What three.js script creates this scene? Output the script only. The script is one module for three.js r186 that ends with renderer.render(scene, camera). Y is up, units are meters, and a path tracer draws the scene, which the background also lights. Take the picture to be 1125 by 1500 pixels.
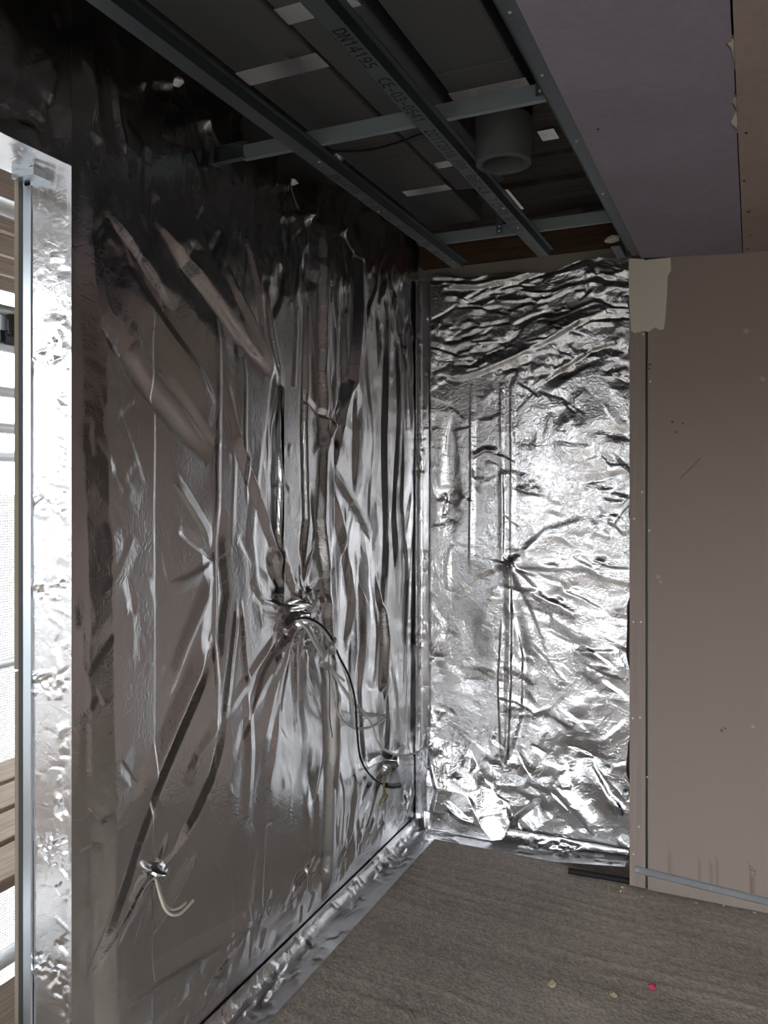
import * as THREE from 'three';
import { mergeGeometries } from 'three/addons/utils/BufferGeometryUtils.js';
import { RoundedBoxGeometry } from 'three/addons/geometries/RoundedBoxGeometry.js';

// ---------------------------------------------------------------- camera, sky, exposure
const W = 1125, HH = 1500, F = 1190, HORIZON = 714, EYE = 1.7, CX = 1.541;
const TH = Math.atan2(540.5, F), C = Math.cos(TH), S = Math.sin(TH);
const scene = new THREE.Scene();
const camera = new THREE.PerspectiveCamera(2 * Math.atan(750 / F) * 180 / Math.PI, W / HH, 0.05, 2000);
camera.position.set(CX, EYE, 0);
camera.rotation.y = TH;
camera.setViewOffset(W, HH, 0, 750 - HORIZON, W, HH);
camera.updateProjectionMatrix();
scene.background = new THREE.Color(0.93, 0.97, 1.0);   // even overcast sky
scene.backgroundIntensity = 8.0;
const renderer = new THREE.WebGLRenderer({ antialias: true });
renderer.toneMapping = THREE.LinearToneMapping;
renderer.toneMappingExposure = 1.4;
renderer.shadowMap.enabled = true;

// ---------------------------------------------------------------- helpers
function rng(seed) { let a = seed >>> 0; return () => { a = (a + 0x6D2B79F5) | 0; let t = Math.imul(a ^ (a >>> 15), 1 | a); t = (t + Math.imul(t ^ (t >>> 7), 61 | t)) ^ t; return ((t ^ (t >>> 14)) >>> 0) / 4294967296; }; }
// photo pixel -> direction -> the surface it lies on (z = -Z, Z is the distance ahead along the left wall)
function dir(px, py) { const a = (px - 562.5) / F, b = (HORIZON - py) / F; return [C * a - S, b, S * a + C]; }   // dx, dy, dZ
const onX = (px, py, x) => { const d = dir(px, py), t = (x - CX) / d[0]; return [x, EYE + d[1] * t, d[2] * t]; };
const onZ = (px, py, Z) => { const d = dir(px, py), t = Z / d[2]; return [CX + d[0] * t, EYE + d[1] * t, Z]; };
const onY = (px, py, y) => { const d = dir(px, py), t = (y - EYE) / d[1]; return [CX + d[0] * t, y, d[2] * t]; };
const V = ([x, y, Z]) => new THREE.Vector3(x, y, -Z);
const used = {};
function numbered(n) { if (!(n in used)) { used[n] = 0; return n; } used[n]++; return n + '_' + String(used[n]).padStart(3, '0'); }
function shadows(o) { o.castShadow = true; o.receiveShadow = true; return o; }
function mesh(name, geo, mat, parent) { const m = shadows(new THREE.Mesh(geo, mat)); m.name = parent ? name : numbered(name); (parent || scene).add(m); return m; }
function thing(name, label, category, group) { const g = new THREE.Group(); g.name = numbered(name); scene.add(g); g.userData = { label, category }; if (group) g.userData.group = group; return g; }
function tag(o, label, category, group) { o.userData.label = label; o.userData.category = category; if (group) o.userData.group = group; return o; }
function structure(o, label, category) { o.userData.kind = 'structure'; if (label) o.userData.label = label; if (category) o.userData.category = category; return o; }
function sgroup(name, label, category) { const g = new THREE.Group(); g.name = numbered(name); scene.add(g); return structure(g, label, category); }
// box from corner to corner, Z ahead of the camera
function box(x0, x1, y0, y1, Z0, Z1) { const g = new THREE.BoxGeometry(x1 - x0, y1 - y0, Z1 - Z0); g.translate((x0 + x1) / 2, (y0 + y1) / 2, -(Z0 + Z1) / 2); return g; }
function rbox(x0, x1, y0, y1, Z0, Z1, r = 0.004, s = 2) { const g = new RoundedBoxGeometry(x1 - x0, y1 - y0, Z1 - Z0, s, r); g.translate((x0 + x1) / 2, (y0 + y1) / 2, -(Z0 + Z1) / 2); return g; }
function uvBy(g, fn) { const p = g.attributes.position, uv = new Float32Array(p.count * 2); for (let i = 0; i < p.count; i++) { const [u, v] = fn(p.getX(i), p.getY(i), -p.getZ(i)); uv[2 * i] = u; uv[2 * i + 1] = v; } g.setAttribute('uv', new THREE.BufferAttribute(uv, 2)); return g; }
function tube(pts, r, seg = 60, rad = 8) { return new THREE.TubeGeometry(new THREE.CatmullRomCurve3(pts.map(p => p.isVector3 ? p : V(p)), false, 'centripetal'), seg, r, rad, false); }
function rod(a, b, r, rad = 20) { const A = V(a), B = V(b), d = B.clone().sub(A), g = new THREE.CylinderGeometry(r, r, d.length(), rad); g.applyQuaternion(new THREE.Quaternion().setFromUnitVectors(new THREE.Vector3(0, 1, 0), d.clone().normalize())); g.translate((A.x + B.x) / 2, (A.y + B.y) / 2, (A.z + B.z) / 2); return g; }

// periodic value noise for textures
function lattice(seed, n) { const r = rng(seed), a = new Float32Array(n * n); for (let i = 0; i < n * n; i++) a[i] = r(); return a; }
function vnoise(L, n, x, y) { x = ((x % n) + n) % n; y = ((y % n) + n) % n; const i = Math.floor(x), j = Math.floor(y), fx = x - i, fy = y - j, sx = fx * fx * (3 - 2 * fx), sy = fy * fy * (3 - 2 * fy), i1 = (i + 1) % n, j1 = (j + 1) % n; return (L[j * n + i] * (1 - sx) + L[j * n + i1] * sx) * (1 - sy) + (L[j1 * n + i] * (1 - sx) + L[j1 * n + i1] * sx) * sy; }
const LA = lattice(11, 64), LB = lattice(12, 128), LC = lattice(13, 256);
function dataTex(n, m, fn, srgb) { const d = new Uint8Array(n * m * 4); for (let j = 0; j < m; j++) for (let i = 0; i < n; i++) { const c = fn(i / n, j / m), k = (j * n + i) * 4; for (let q = 0; q < 3; q++) d[k + q] = Math.max(0, Math.min(255, Array.isArray(c) ? c[q] : c)); d[k + 3] = 255; } const t = new THREE.DataTexture(d, n, m); t.wrapS = t.wrapT = THREE.RepeatWrapping; t.magFilter = THREE.LinearFilter; t.minFilter = THREE.LinearMipmapLinearFilter; t.generateMipmaps = true; if (srgb) t.colorSpace = THREE.SRGBColorSpace; t.needsUpdate = true; return t; }

// ---------------------------------------------------------------- materials
// fine creases and woven reinforcing threads of the foil, 0.6 m a tile
const scrim = (() => {
  const n = 1024, a = new Float32Array(n * n), r = rng(21);
  for (let k = 0; k < 2600; k++) {
    const x = n * r(), y = n * r(), t = 6.283 * r(), Lg = 8 + 70 * r() * r(), w = 3 + 9 * r(), amp = (r() < 0.5 ? -1 : 1) * (0.3 + 0.7 * r()) * w / 12, one = r() < 0.5 ? 1 : 0.3, c = Math.cos(t), s = Math.sin(t), R = Math.ceil(Lg / 2 + w * 1.2);
    for (let j = -R; j <= R; j++) for (let i = -R; i <= R; i++) { const al = i * c + j * s, ac = -i * s + j * c, e = Math.max(0, Math.abs(al) - Lg / 2), d = Math.hypot(e, ac) / (ac > 0 ? w : w * one); if (d < 1) a[((Math.floor(y) + j + n) % n) * n + (Math.floor(x) + i + n) % n] += amp * (1 - d); }
  }
  return dataTex(n, n, (u, v) => { const i = Math.round(u * n), j = Math.round(v * n), th = Math.pow(Math.abs(Math.sin(Math.PI * v * 130)), 8) * vnoise(LB, 128, u * 16, v * 128), tv = Math.pow(Math.abs(Math.sin(Math.PI * u * 70)), 12); return 128 + 34 * a[j * n + i] + 9 * th + 5 * tv; });
})();
scrim.repeat.set(1 / 0.6, 1 / 0.6);
const M = {
  foil: new THREE.MeshStandardMaterial({ color: 0xe2e2e4, metalness: 1, roughness: 0.27, bumpMap: scrim, bumpScale: 0.0045, side: THREE.DoubleSide }),
  foilSmooth: new THREE.MeshStandardMaterial({ color: 0xe0e0e2, metalness: 1, roughness: 0.22, bumpMap: scrim, bumpScale: 0.0016, side: THREE.DoubleSide }),
  tape: new THREE.MeshStandardMaterial({ color: 0xdcdcde, metalness: 1, roughness: 0.26, bumpMap: scrim, bumpScale: 0.0022, side: THREE.DoubleSide }),
  galv: new THREE.MeshStandardMaterial({ color: 0x5f686d, metalness: 0.9, roughness: 0.45, side: THREE.DoubleSide }),
  galvBright: new THREE.MeshStandardMaterial({ color: 0xc4ccd4, metalness: 1, roughness: 0.34 }),
  screw: new THREE.MeshStandardMaterial({ color: 0xd8d8d4, metalness: 0.7, roughness: 0.4 }),
  blockwork: new THREE.MeshStandardMaterial({ color: 0x4b4845, roughness: 0.95 }),
  galvMatte: new THREE.MeshStandardMaterial({ color: 0x828c90, metalness: 0.45, roughness: 0.5 }),
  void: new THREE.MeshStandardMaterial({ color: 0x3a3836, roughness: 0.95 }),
  black: new THREE.MeshStandardMaterial({ color: 0x15161a, roughness: 0.7 }),
  duct: new THREE.MeshStandardMaterial({ color: 0x4e5052, roughness: 0.85 }),
  core: new THREE.MeshStandardMaterial({ color: 0x8d867e, roughness: 0.95 }),
  cableBlack: new THREE.MeshStandardMaterial({ color: 0x0b0b0c, roughness: 0.5 }),
  cableGrey: new THREE.MeshStandardMaterial({ color: 0xd2d0cc, roughness: 0.5 }),
  cableWhite: new THREE.MeshStandardMaterial({ color: 0xd9d2c4, roughness: 0.55 }),
  cablePurple: new THREE.MeshStandardMaterial({ color: 0x4a3d66, roughness: 0.5 }),
  tapeYellow: new THREE.MeshStandardMaterial({ color: 0x8d8a4c, roughness: 0.6 }),
  pink: new THREE.MeshStandardMaterial({ color: 0xd0386a, roughness: 0.7 }),
  chip: new THREE.MeshStandardMaterial({ color: 0xc0b694, roughness: 0.95 }),
  filler: new THREE.MeshStandardMaterial({ color: 0xd6cebf, roughness: 0.95 }),
  gypsum: new THREE.MeshStandardMaterial({ color: 0xe6dfcc, roughness: 0.98 }),
  tubeSteel: new THREE.MeshStandardMaterial({ color: 0xb4b8bc, metalness: 0.75, roughness: 0.5 }),
  coupler: new THREE.MeshStandardMaterial({ color: 0x3a3c40, metalness: 0.7, roughness: 0.6 }),
  net: new THREE.MeshStandardMaterial({ color: 0xc4c6cc, roughness: 0.9 }),
  ground: new THREE.MeshStandardMaterial({ color: 0x55514b, roughness: 1 }),
  sheathing: new THREE.MeshStandardMaterial({ color: 0x6d6353, roughness: 0.95 }),
};
const woodTex = dataTex(512, 256, (u, v) => { const g = vnoise(LB, 128, u * 8, v * 64) * 0.6 + vnoise(LC, 256, u * 32, v * 256) * 0.4, k = 0.72 + 0.5 * g; return [158 * k, 138 * k, 118 * k]; }, true);
M.wood = new THREE.MeshStandardMaterial({ map: woodTex, color: 0xb2b2b4, roughness: 0.9 });
M.woodDark = new THREE.MeshStandardMaterial({ map: woodTex, color: 0x7a6a5c, roughness: 0.9 });
M.woodGrey = new THREE.MeshStandardMaterial({ map: woodTex, color: 0x828c98, roughness: 0.9 });
const floorCol = dataTex(1024, 1024, (u, v) => {   // 2 m tile: v runs across the tamped ridges
  const s = vnoise(LA, 64, u * 4, v * 16) * 0.32 + vnoise(LB, 128, u * 16, v * 64) * 0.16 + vnoise(LC, 256, u * 256, v * 256) * 0.4 + vnoise(LB, 128, u * 128, v * 128) * 0.3 + vnoise(LA, 64, u * 8 + 9, v * 8) * 0.35;
  const k = 0.72 + 0.38 * s; return [180 * k, 170 * k, 159 * k];
}, true);
const floorBump = dataTex(1024, 1024, (u, v) => { const w = v * 26 + 1.2 * vnoise(LA, 64, u * 4, v * 8) + 0.0; const ridge = Math.pow(0.5 + 0.5 * Math.sin(2 * Math.PI * w), 2) * vnoise(LA, 64, u * 3 + 5, v * 26); return 40 + 90 * ridge + 40 * vnoise(LB, 128, u * 64, v * 96) + 60 * vnoise(LC, 256, u * 256, v * 256); });
M.floor = new THREE.MeshStandardMaterial({ map: floorCol, roughness: 0.86, bumpMap: floorBump, bumpScale: 0.006 });
const paperBump = dataTex(512, 512, (u, v) => 100 + 60 * vnoise(LC, 256, u * 256, v * 256) + 40 * vnoise(LB, 128, u * 64, v * 64));
function boardMap(r, g, b, seed) { return dataTex(512, 512, (u, v) => { const k = 0.95 + 0.06 * vnoise(LA, 64, u * 6 + seed, v * 6) + 0.05 * vnoise(LB, 128, u * 64, v * 64 + seed); return [r * k, g * k, b * k]; }, true); }
M.boardPink = new THREE.MeshStandardMaterial({ map: boardMap(156, 141, 134, 3), roughness: 0.9, bumpMap: paperBump, bumpScale: 0.0003 });
M.boardPurple = new THREE.MeshStandardMaterial({ map: boardMap(140, 133, 147, 5), roughness: 0.88, bumpMap: paperBump, bumpScale: 0.0003 });

// ---------------------------------------------------------------- room dimensions
const ZB = 3.817, ZR = 3.568, XR = 1.064, ZJ = 1.516, HEAD = 2.5, CEIL = 2.674, SLAB = 3.02;
const XFAR = 4.6, ZNEAR = -3.2, OPEN0 = -2.0, OUT = -0.2;
const JX = -0.166;   // outer edge of the reveal

// ---------------------------------------------------------------- structure
structure(mesh('floor', uvBy(box(OUT, XFAR + 0.2, -0.2, 0, ZNEAR - 0.2, ZB + 0.25), (x, y, Z) => [x / 2, (Z + 0.06 * x) / 2]), M.floor), 'grey tamped concrete floor slab with faint ridges and grit', 'floor');
structure(mesh('wall_left', mergeGeometries([
  box(OUT, -0.03, 0, SLAB, ZJ + 0.02, ZB + 0.25),
  box(OUT, -0.03, HEAD + 0.02, SLAB, OPEN0, ZJ + 0.02),
  box(OUT, -0.03, 0, SLAB, ZNEAR - 0.2, OPEN0)]), M.core), 'framed outer wall behind the foil with a wide tall opening', 'wall');
structure(mesh('wall_back', box(-0.03, XFAR + 0.2, 0, SLAB, ZB + 0.03, ZB + 0.25), M.core), 'sheathed back wall behind the foil sheet', 'wall');
structure(mesh('wall_far_right', box(XFAR, XFAR + 0.2, 0, SLAB, ZNEAR - 0.2, ZB + 0.03), M.blockwork), 'dark blockwork wall at the far side of the room', 'wall');
const WX0 = 1.5, WX1 = 4.5, WY0 = 0.1, WY1 = 2.1;   // second opening, behind the camera
structure(mesh('wall_front', mergeGeometries([box(-0.03, WX0, 0, SLAB, ZNEAR - 0.2, ZNEAR), box(WX1, XFAR, 0, SLAB, ZNEAR - 0.2, ZNEAR), box(WX0, WX1, 0, WY0, ZNEAR - 0.2, ZNEAR), box(WX0, WX1, WY1, SLAB, ZNEAR - 0.2, ZNEAR)]), M.boardPink), 'boarded wall with a window opening at the near end of the room', 'wall');
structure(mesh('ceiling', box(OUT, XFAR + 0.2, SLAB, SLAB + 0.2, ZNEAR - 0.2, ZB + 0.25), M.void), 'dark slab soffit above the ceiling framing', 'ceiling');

// ---------------------------------------------------------------- crumpled sheet relief
class Relief {
  constructor(u0, u1, v0, v1, res) { Object.assign(this, { u0, u1, v0, v1 }); this.nx = Math.round((u1 - u0) / res) + 1; this.ny = Math.round((v1 - v0) / res) + 1; this.du = (u1 - u0) / (this.nx - 1); this.dv = (v1 - v0) / (this.ny - 1); this.h = new Float32Array(this.nx * this.ny); }
  each(a0, a1, b0, b1, fn) {
    const i0 = Math.max(0, Math.floor((a0 - this.u0) / this.du)), i1 = Math.min(this.nx - 1, Math.ceil((a1 - this.u0) / this.du));
    const j0 = Math.max(0, Math.floor((b0 - this.v0) / this.dv)), j1 = Math.min(this.ny - 1, Math.ceil((b1 - this.v0) / this.dv));
    for (let j = j0; j <= j1; j++) for (let i = i0; i <= i1; i++) { const k = j * this.nx + i; this.h[k] = fn(this.u0 + i * this.du, this.v0 + j * this.dv, this.h[k]); }
  }
  all(fn) { this.each(this.u0, this.u1, this.v0, this.v1, fn); }
  // a fold along a polyline: side 0 falls away evenly, +1 / -1 is steep on one side and long on the other
  crease(pts, w, amp, side = 0, fade = 'both', soft = 0) {
    const m = w * 2.1, us = pts.map(p => p[0]), vs = pts.map(p => p[1]); let total = 0; const len = [];
    for (let i = 0; i + 1 < pts.length; i++) { len.push(Math.hypot(pts[i + 1][0] - pts[i][0], pts[i + 1][1] - pts[i][1])); total += len[i]; }
    this.each(Math.min(...us) - m, Math.max(...us) + m, Math.min(...vs) - m, Math.max(...vs) + m, (u, v, h) => {
      let best = 1e9, sd = 0, at = 0, run = 0;
      for (let i = 0; i < len.length; i++) {
        const ax = pts[i][0], ay = pts[i][1], bx = pts[i + 1][0] - ax, by = pts[i + 1][1] - ay, L2 = len[i] * len[i] || 1e-9;
        const t = Math.max(0, Math.min(1, ((u - ax) * bx + (v - ay) * by) / L2)), ex = u - ax - t * bx, ey = v - ay - t * by, d = Math.hypot(ex, ey);
        if (d < best) { best = d; sd = Math.sign(bx * (v - ay) - by * (u - ax)); at = run + t * len[i]; }
        run += len[i];
      }
      const s = at / total; let env = fade === 'both' ? Math.min(1, Math.sin(Math.PI * s) * 1.6) : fade === 'end' ? Math.pow(1 - s, 0.8) : fade === 'none' ? 1 : Math.min(1, s * 3);
      if (best > m) return h;
      const ww = side === 0 ? w : (sd === side ? w : w * 0.34), q = best / (ww * 2);
      return h + amp * env * (soft ? Math.max(0, Math.exp(-2.6 * q * q) - 0.074) : Math.max(0, 1.04 - Math.sqrt(q * q + 0.0016)));
    });
  }
  star(u, v, R, amp, n, w, seed, a0 = 0, a1 = Math.PI * 2) { const r = rng(seed); for (let i = 0; i < n; i++) { const a = a0 + (a1 - a0) * (i + 0.7 * (r() - 0.5)) / n, L = R * (0.45 + 0.75 * r()), b = a + (r() - 0.5) * 0.35; this.crease([[u, v], [u + 0.5 * L * Math.cos(a), v + 0.5 * L * Math.sin(a)], [u + L * Math.cos(b), v + L * Math.sin(b)]], w * (0.6 + 0.8 * r()), amp * (0.5 + r()) * (r() < 0.3 ? -1 : 1), r() < 0.5 ? 0 : r() < 0.5 ? 1 : -1, 'end'); } }
  crumple([u0, u1, v0, v1], n, [l0, l1], [w0, w1], [a0, a1], angle, spread, seed) {
    const r = rng(seed);
    for (let i = 0; i < n; i++) {
      const u = u0 + (u1 - u0) * r(), v = v0 + (v1 - v0) * r(), a = angle + spread * (r() + r() - 1), L = l0 + (l1 - l0) * r() * r(), b = a + (r() - 0.5) * 0.7, q = r();
      this.crease([[u - Math.cos(a) * L / 2, v - Math.sin(a) * L / 2], [u, v], [u + Math.cos(b) * L / 2, v + Math.sin(b) * L / 2]], w0 + (w1 - w0) * r(), (a0 + (a1 - a0) * r()) * (r() < 0.45 ? -1 : 1), q < 0.3 ? 0 : q < 0.65 ? 1 : -1);
    }
  }
  dome(u, v, ru, rv, amp, p = 1) { this.each(u - ru, u + ru, v - rv, v + rv, (a, b, h) => { const q = ((a - u) / ru) ** 2 + ((b - v) / rv) ** 2; return q < 1 ? h + amp * (1 - q) ** p * (1 - q) : h; }); }
  mesh(place) {   // place(u, v, h) -> [x, y, Z]
    const { nx, ny } = this, P = new Float32Array(nx * ny * 3), U = new Float32Array(nx * ny * 2), I = new Uint32Array((nx - 1) * (ny - 1) * 6);
    for (let j = 0; j < ny; j++) for (let i = 0; i < nx; i++) { const k = j * nx + i, u = this.u0 + i * this.du, v = this.v0 + j * this.dv, p = place(u, v, this.h[k]); P[3 * k] = p[0]; P[3 * k + 1] = p[1]; P[3 * k + 2] = -p[2]; U[2 * k] = u; U[2 * k + 1] = v; }
    let q = 0; for (let j = 0; j < ny - 1; j++) for (let i = 0; i < nx - 1; i++) { const k = j * nx + i; I[q++] = k; I[q++] = k + nx; I[q++] = k + 1; I[q++] = k + 1; I[q++] = k + nx; I[q++] = k + nx + 1; }
    const g = new THREE.BufferGeometry(); g.setAttribute('position', new THREE.BufferAttribute(P, 3)); g.setAttribute('uv', new THREE.BufferAttribute(U, 2)); g.setIndex(new THREE.BufferAttribute(I, 1)); g.computeVertexNormals(); return g;
  }
  flipped(place) { const g = this.mesh(place), a = g.index.array; for (let i = 0; i < a.length; i += 3) { const t = a[i + 1]; a[i + 1] = a[i + 2]; a[i + 2] = t; } g.computeVertexNormals(); return g; }
}
const L = (px, py) => { const p = onX(px, py, 0); return [p[2], p[1]]; };     // left wall: (Z, y)
const B = (px, py) => { const p = onZ(px, py, ZB); return [p[0], p[1]]; };    // back wall: (x, y)
const Ls = a => a.map(p => L(p[0], p[1])), Bs = a => a.map(p => B(p[0], p[1]));

// ---------------------------------------------------------------- foil on the left wall
{
  const R = new Relief(ZJ, ZB, 0, SLAB - 0.02, 0.005);
  const F1 = (pts, w, a, s, f, soft) => R.crease(Ls(pts), w, a, s, f, soft);
  // slack between the studs
  R.all((u, v, h) => h + 0.006 * Math.sin((u - ZJ) * 2 * Math.PI / 0.62 + 0.6) * (0.6 + 0.4 * Math.sin(v * 2.1 + 1)) + 0.004 * Math.sin(v * 3.1 + u * 2.2));
  // strip next to the jamb, falling back to the opening
  // broad diagonals running down from the head of the opening
  F1([[140, 470], [200, 560], [250, 620], [305, 680]], 0.035, -0.016, 1, 'both', 1);
  F1([[180, 390], [235, 470], [290, 545], [322, 610]], 0.05, 0.012, -1, 'both', 1);
  F1([[215, 300], [290, 390], [345, 470], [412, 562]], 0.05, 0.012, 1, 'both', 1);
  F1([[245, 360], [300, 430], [350, 500], [392, 545]], 0.04, -0.011, -1, 'both', 1);
  F1([[330, 390], [365, 460], [410, 555]], 0.022, 0.014, -1, 'both', 1);
  F1([[150, 300], [210, 380], [260, 450]], 0.04, 0.012, 1, 'both', 1);
  F1([[230, 540], [280, 610], [318, 665]], 0.02, -0.008, 1, 'both', 1);
  // thin vertical ridges over stud edges
  F1([[321, 420], [322, 560], [318, 760], [317, 960], [314, 1120]], 0.008, 0.006, 0);
  F1([[360, 520], [359, 640], [362, 740]], 0.007, 0.006, 1);
  F1([[335, 560], [352, 650], [370, 700], [410, 810], [432, 880]], 0.02, 0.014, -1);
  F1([[388, 420], [400, 500], [414, 570]], 0.015, 0.012, 1);
  F1([[412, 560], [416, 700], [412, 800], [430, 880]], 0.012, 0.010, 1);
  F1([[434, 570], [436, 700], [433, 860]], 0.010, 0.009, -1);
  // pinch where a fixing pulls the sheet in: wedges falling towards the seam
  F1([[326, 745], [322, 800], [328, 870], [320, 930], [318, 1000]], 0.045, -0.013, -1);
  F1([[250, 700], [280, 745], [312, 800]], 0.016, 0.010, 1); F1([[250, 858], [285, 842], [318, 822]], 0.018, 0.006, -1); F1([[262, 778], [290, 800], [318, 822]], 0.014, -0.008, 1);
  F1([[316, 835], [300, 880], [270, 950], [245, 1020]], 0.022, 0.012, -1);
  F1([[412, 585], [414, 660], [411, 760], [405, 830]], 0.040, -0.018, -1);
  F1([[400, 800], [408, 850], [420, 885]], 0.03, -0.014, -1);
  F1([[366, 850], [385, 880], [420, 890]], 0.02, 0.010, 1);
  // long pulls down to the socket hole
  F1([[320, 925], [290, 1010], [240, 1130], [200, 1230], [160, 1340], [122, 1450]], 0.014, -0.016, 1, 'both');
  F1([[308, 940], [270, 1030], [232, 1120], [205, 1190]], 0.03, 0.018, -1);
  F1([[326, 1050], [310, 1130], [285, 1190], [255, 1245]], 0.016, -0.016, 1);
  F1([[320, 1060], [290, 1110], [275, 1150]], 0.018, 0.012, -1);
  F1([[345, 880], [336, 960], [325, 1060]], 0.012, 0.010, 1);
  F1([[352, 880], [357, 960], [362, 1010]], 0.010, 0.010, -1);
  F1([[360, 1010], [362, 1100], [358, 1200]], 0.014, 0.010, 0);
  F1([[228, 1275], [205, 1300], [170, 1360], [130, 1440]], 0.014, 0.012, 1, 'end');
  F1([[228, 1275], [215, 1330], [190, 1390]], 0.014, -0.010, 1, 'end');
  R.star(...L(228, 1278), 0.10, 0.012, 9, 0.010, 31);
  F1([[290, 1250], [250, 1330], [215, 1380]], 0.02, 0.008, -1);
  F1([[170, 1470], [260, 1420], [340, 1370], [400, 1330]], 0.03, 0.012, 1);
  // cable bunch
  R.star(...L(433, 888), 0.30, 0.015, 20, 0.014, 32);
  R.star(...L(433, 900), 0.55, 0.016, 12, 0.020, 33, -Math.PI * 0.85, -Math.PI * 0.2);
  R.crumple([...[L(405, 870)[0], L(470, 870)[0]], L(433, 950)[1], L(433, 850)[1]], 60, [0.04, 0.1], [0.006, 0.012], [0.004, 0.010], 1.2, 1.5, 34);
  // tall folds between the cable bunch and the corner
  F1([[466, 330], [470, 430], [474, 620], [470, 760], [478, 900], [480, 1100], [474, 1330]], 0.035, 0.026, 1, 'none');
  F1([[482, 560], [484, 700], [486, 900], [484, 1200]], 0.020, 0.020, -1);
  F1([[500, 420], [508, 560], [498, 640], [488, 690]], 0.03, -0.026, -1);
  F1([[525, 300], [524, 430], [516, 560], [498, 620]], 0.05, 0.03, 1);
  F1([[486, 690], [510, 730], [546, 790]], 0.020, 0.022, 1);
  F1([[486, 700], [505, 800], [518, 880], [508, 960]], 0.022, 0.022, -1);
  F1([[560, 330], [566, 480], [562, 640], [566, 800], [560, 1000]], 0.02, 0.018, 0, 'none');
  F1([[578, 430], [582, 600], [575, 760], [580, 880]], 0.018, -0.018, 1);
  F1([[570, 400], [600, 560], [606, 640]], 0.018, 0.014, -1);
  F1([[545, 800], [560, 900], [566, 1050], [568, 1120]], 0.016, 0.016, -1);
  F1([[590, 600], [586, 740], [596, 850], [592, 1000]], 0.02, 0.015, 1);
  F1([[452, 430], [448, 620], [452, 760], [440, 870]], 0.02, -0.02, -1);
  R.star(...L(562, 1110), 0.30, 0.015, 14, 0.014, 36, Math.PI * 0.95, Math.PI * 2.05);
  R.star(...L(485, 620), 0.2, 0.012, 9, 0.014, 37);
  for (const [x, y, ru, rv, a] of [[535, 640, 0.16, 0.32, 0.022], [540, 930, 0.2, 0.3, 0.022], [400, 1100, 0.2, 0.3, 0.014], [585, 820, 0.1, 0.3, 0.014], [250, 620, 0.22, 0.3, 0.008], [510, 1150, 0.2, 0.18, 0.016]]) R.dome(...L(x, y), ru, rv, a);
  // gathered and torn top edge
  for (const [x, y, s] of [[262, 118, 41], [420, 262, 42], [447, 310, 43], [500, 330, 44], [300, 170, 45]]) R.star(...L(x, y + 6), 0.26, 0.005, 10, 0.014, s, -Math.PI * 0.95, -Math.PI * 0.1);
  R.crumple([ZJ, 3.75, 2.35, 3.0], 150, [0.1, 0.45], [0.012, 0.035], [0.002, 0.007], 1.45, 0.7, 46);
  // general crease, denser towards the corner
  R.crumple([2.0, 3.78, 0.1, 2.6], 70, [0.3, 1.0], [0.008, 0.03], [0.0006, 0.0032], 1.55, 0.25, 47);
  R.crumple([2.7, 3.78, 0.1, 2.6], 52, [0.3, 1.3], [0.012, 0.045], [0.002, 0.010], 1.57, 0.18, 48);
  R.crumple([ZJ, 3.7, 0.05, 2.5], 160, [0.05, 0.3], [0.008, 0.03], [0.0005, 0.0016], 2.0, 1.3, 49);
  R.crumple([ZJ, 1.75, 0.05, 2.6], 60, [0.06, 0.3], [0.01, 0.03], [0.001, 0.003], 1.5, 1.0, 50);
  R.crumple([1.6, 3.78, 0.03, 0.25], 90, [0.06, 0.3], [0.008, 0.02], [0.003, 0.008], 0.9, 1.0, 51);
  const strip = Ls([[165, 1500], [160, 1080], [158, 900], [152, 700], [150, 520], [132, 400], [128, 250], [128, 60]]);
  R.each(ZJ, ZJ + 0.3, 0, 4, (u, v, h) => { let i = 0; while (i < strip.length - 2 && strip[i + 1][1] < v) i++; const t = Math.max(0, Math.min(1, (v - strip[i][1]) / (strip[i + 1][1] - strip[i][1]))), e = strip[i][0] + t * (strip[i + 1][0] - strip[i][0]); return h + (u < e ? 0.016 * Math.max(0, 1 - (e - u) / 0.07) : 0.016 * Math.max(0, 1 - (u - e) / 0.25)); });
  R.each(ZJ, ZB, 0, 0.16, (u, v, h) => h * Math.max(0, (v - 0.07) / 0.09) + 0.006 * Math.max(0, 1 - v / 0.1));
  R.each(ZB - 0.06, ZB, 0, 4, (u, v, h) => h * Math.max(0.1, (ZB - u) / 0.06));
  R.each(ZJ, ZJ + 0.04, 0, 4, (u, v, h) => h * (0.15 + 0.85 * (u - ZJ) / 0.04));
  R.all((u, v, h) => Math.max(-0.026, Math.min(0.07, h)));
  const t = thing('foil_membrane', 'crumpled silver foil sheet stretched over the framed wall beside the opening', 'foil membrane');
  mesh('foil_sheet', R.flipped((u, v, h) => [h, v, u]), M.foilSmooth, t);
  const R2 = new Relief(OPEN0, ZJ, HEAD, SLAB - 0.02, 0.008);
  R2.crumple([OPEN0, ZJ, HEAD, 3.0], 160, [0.1, 0.5], [0.008, 0.025], [0.003, 0.009], 1.3, 1.0, 52);
  R2.each(ZJ - 0.05, ZJ, HEAD, 4, (u, v, h) => h * Math.max(0.15, (ZJ - u) / 0.05));
  R2.each(OPEN0, ZJ, HEAD, HEAD + 0.05, (u, v, h) => h * Math.max(0.1, (v - HEAD) / 0.05));
  mesh('foil_sheet', R2.flipped((u, v, h) => [Math.max(-0.02, h), v, u]), M.foilSmooth, t).userData.label = 'foil band over the head of the opening';
  // apron turned out on to the floor
  const A = new Relief(ZJ, ZB - 0.005, 0, 0.21, 0.006);
  A.crumple([ZJ, ZB, 0, 0.21], 200, [0.04, 0.22], [0.006, 0.016], [0.002, 0.006], 0.8, 1.2, 53);
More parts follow.
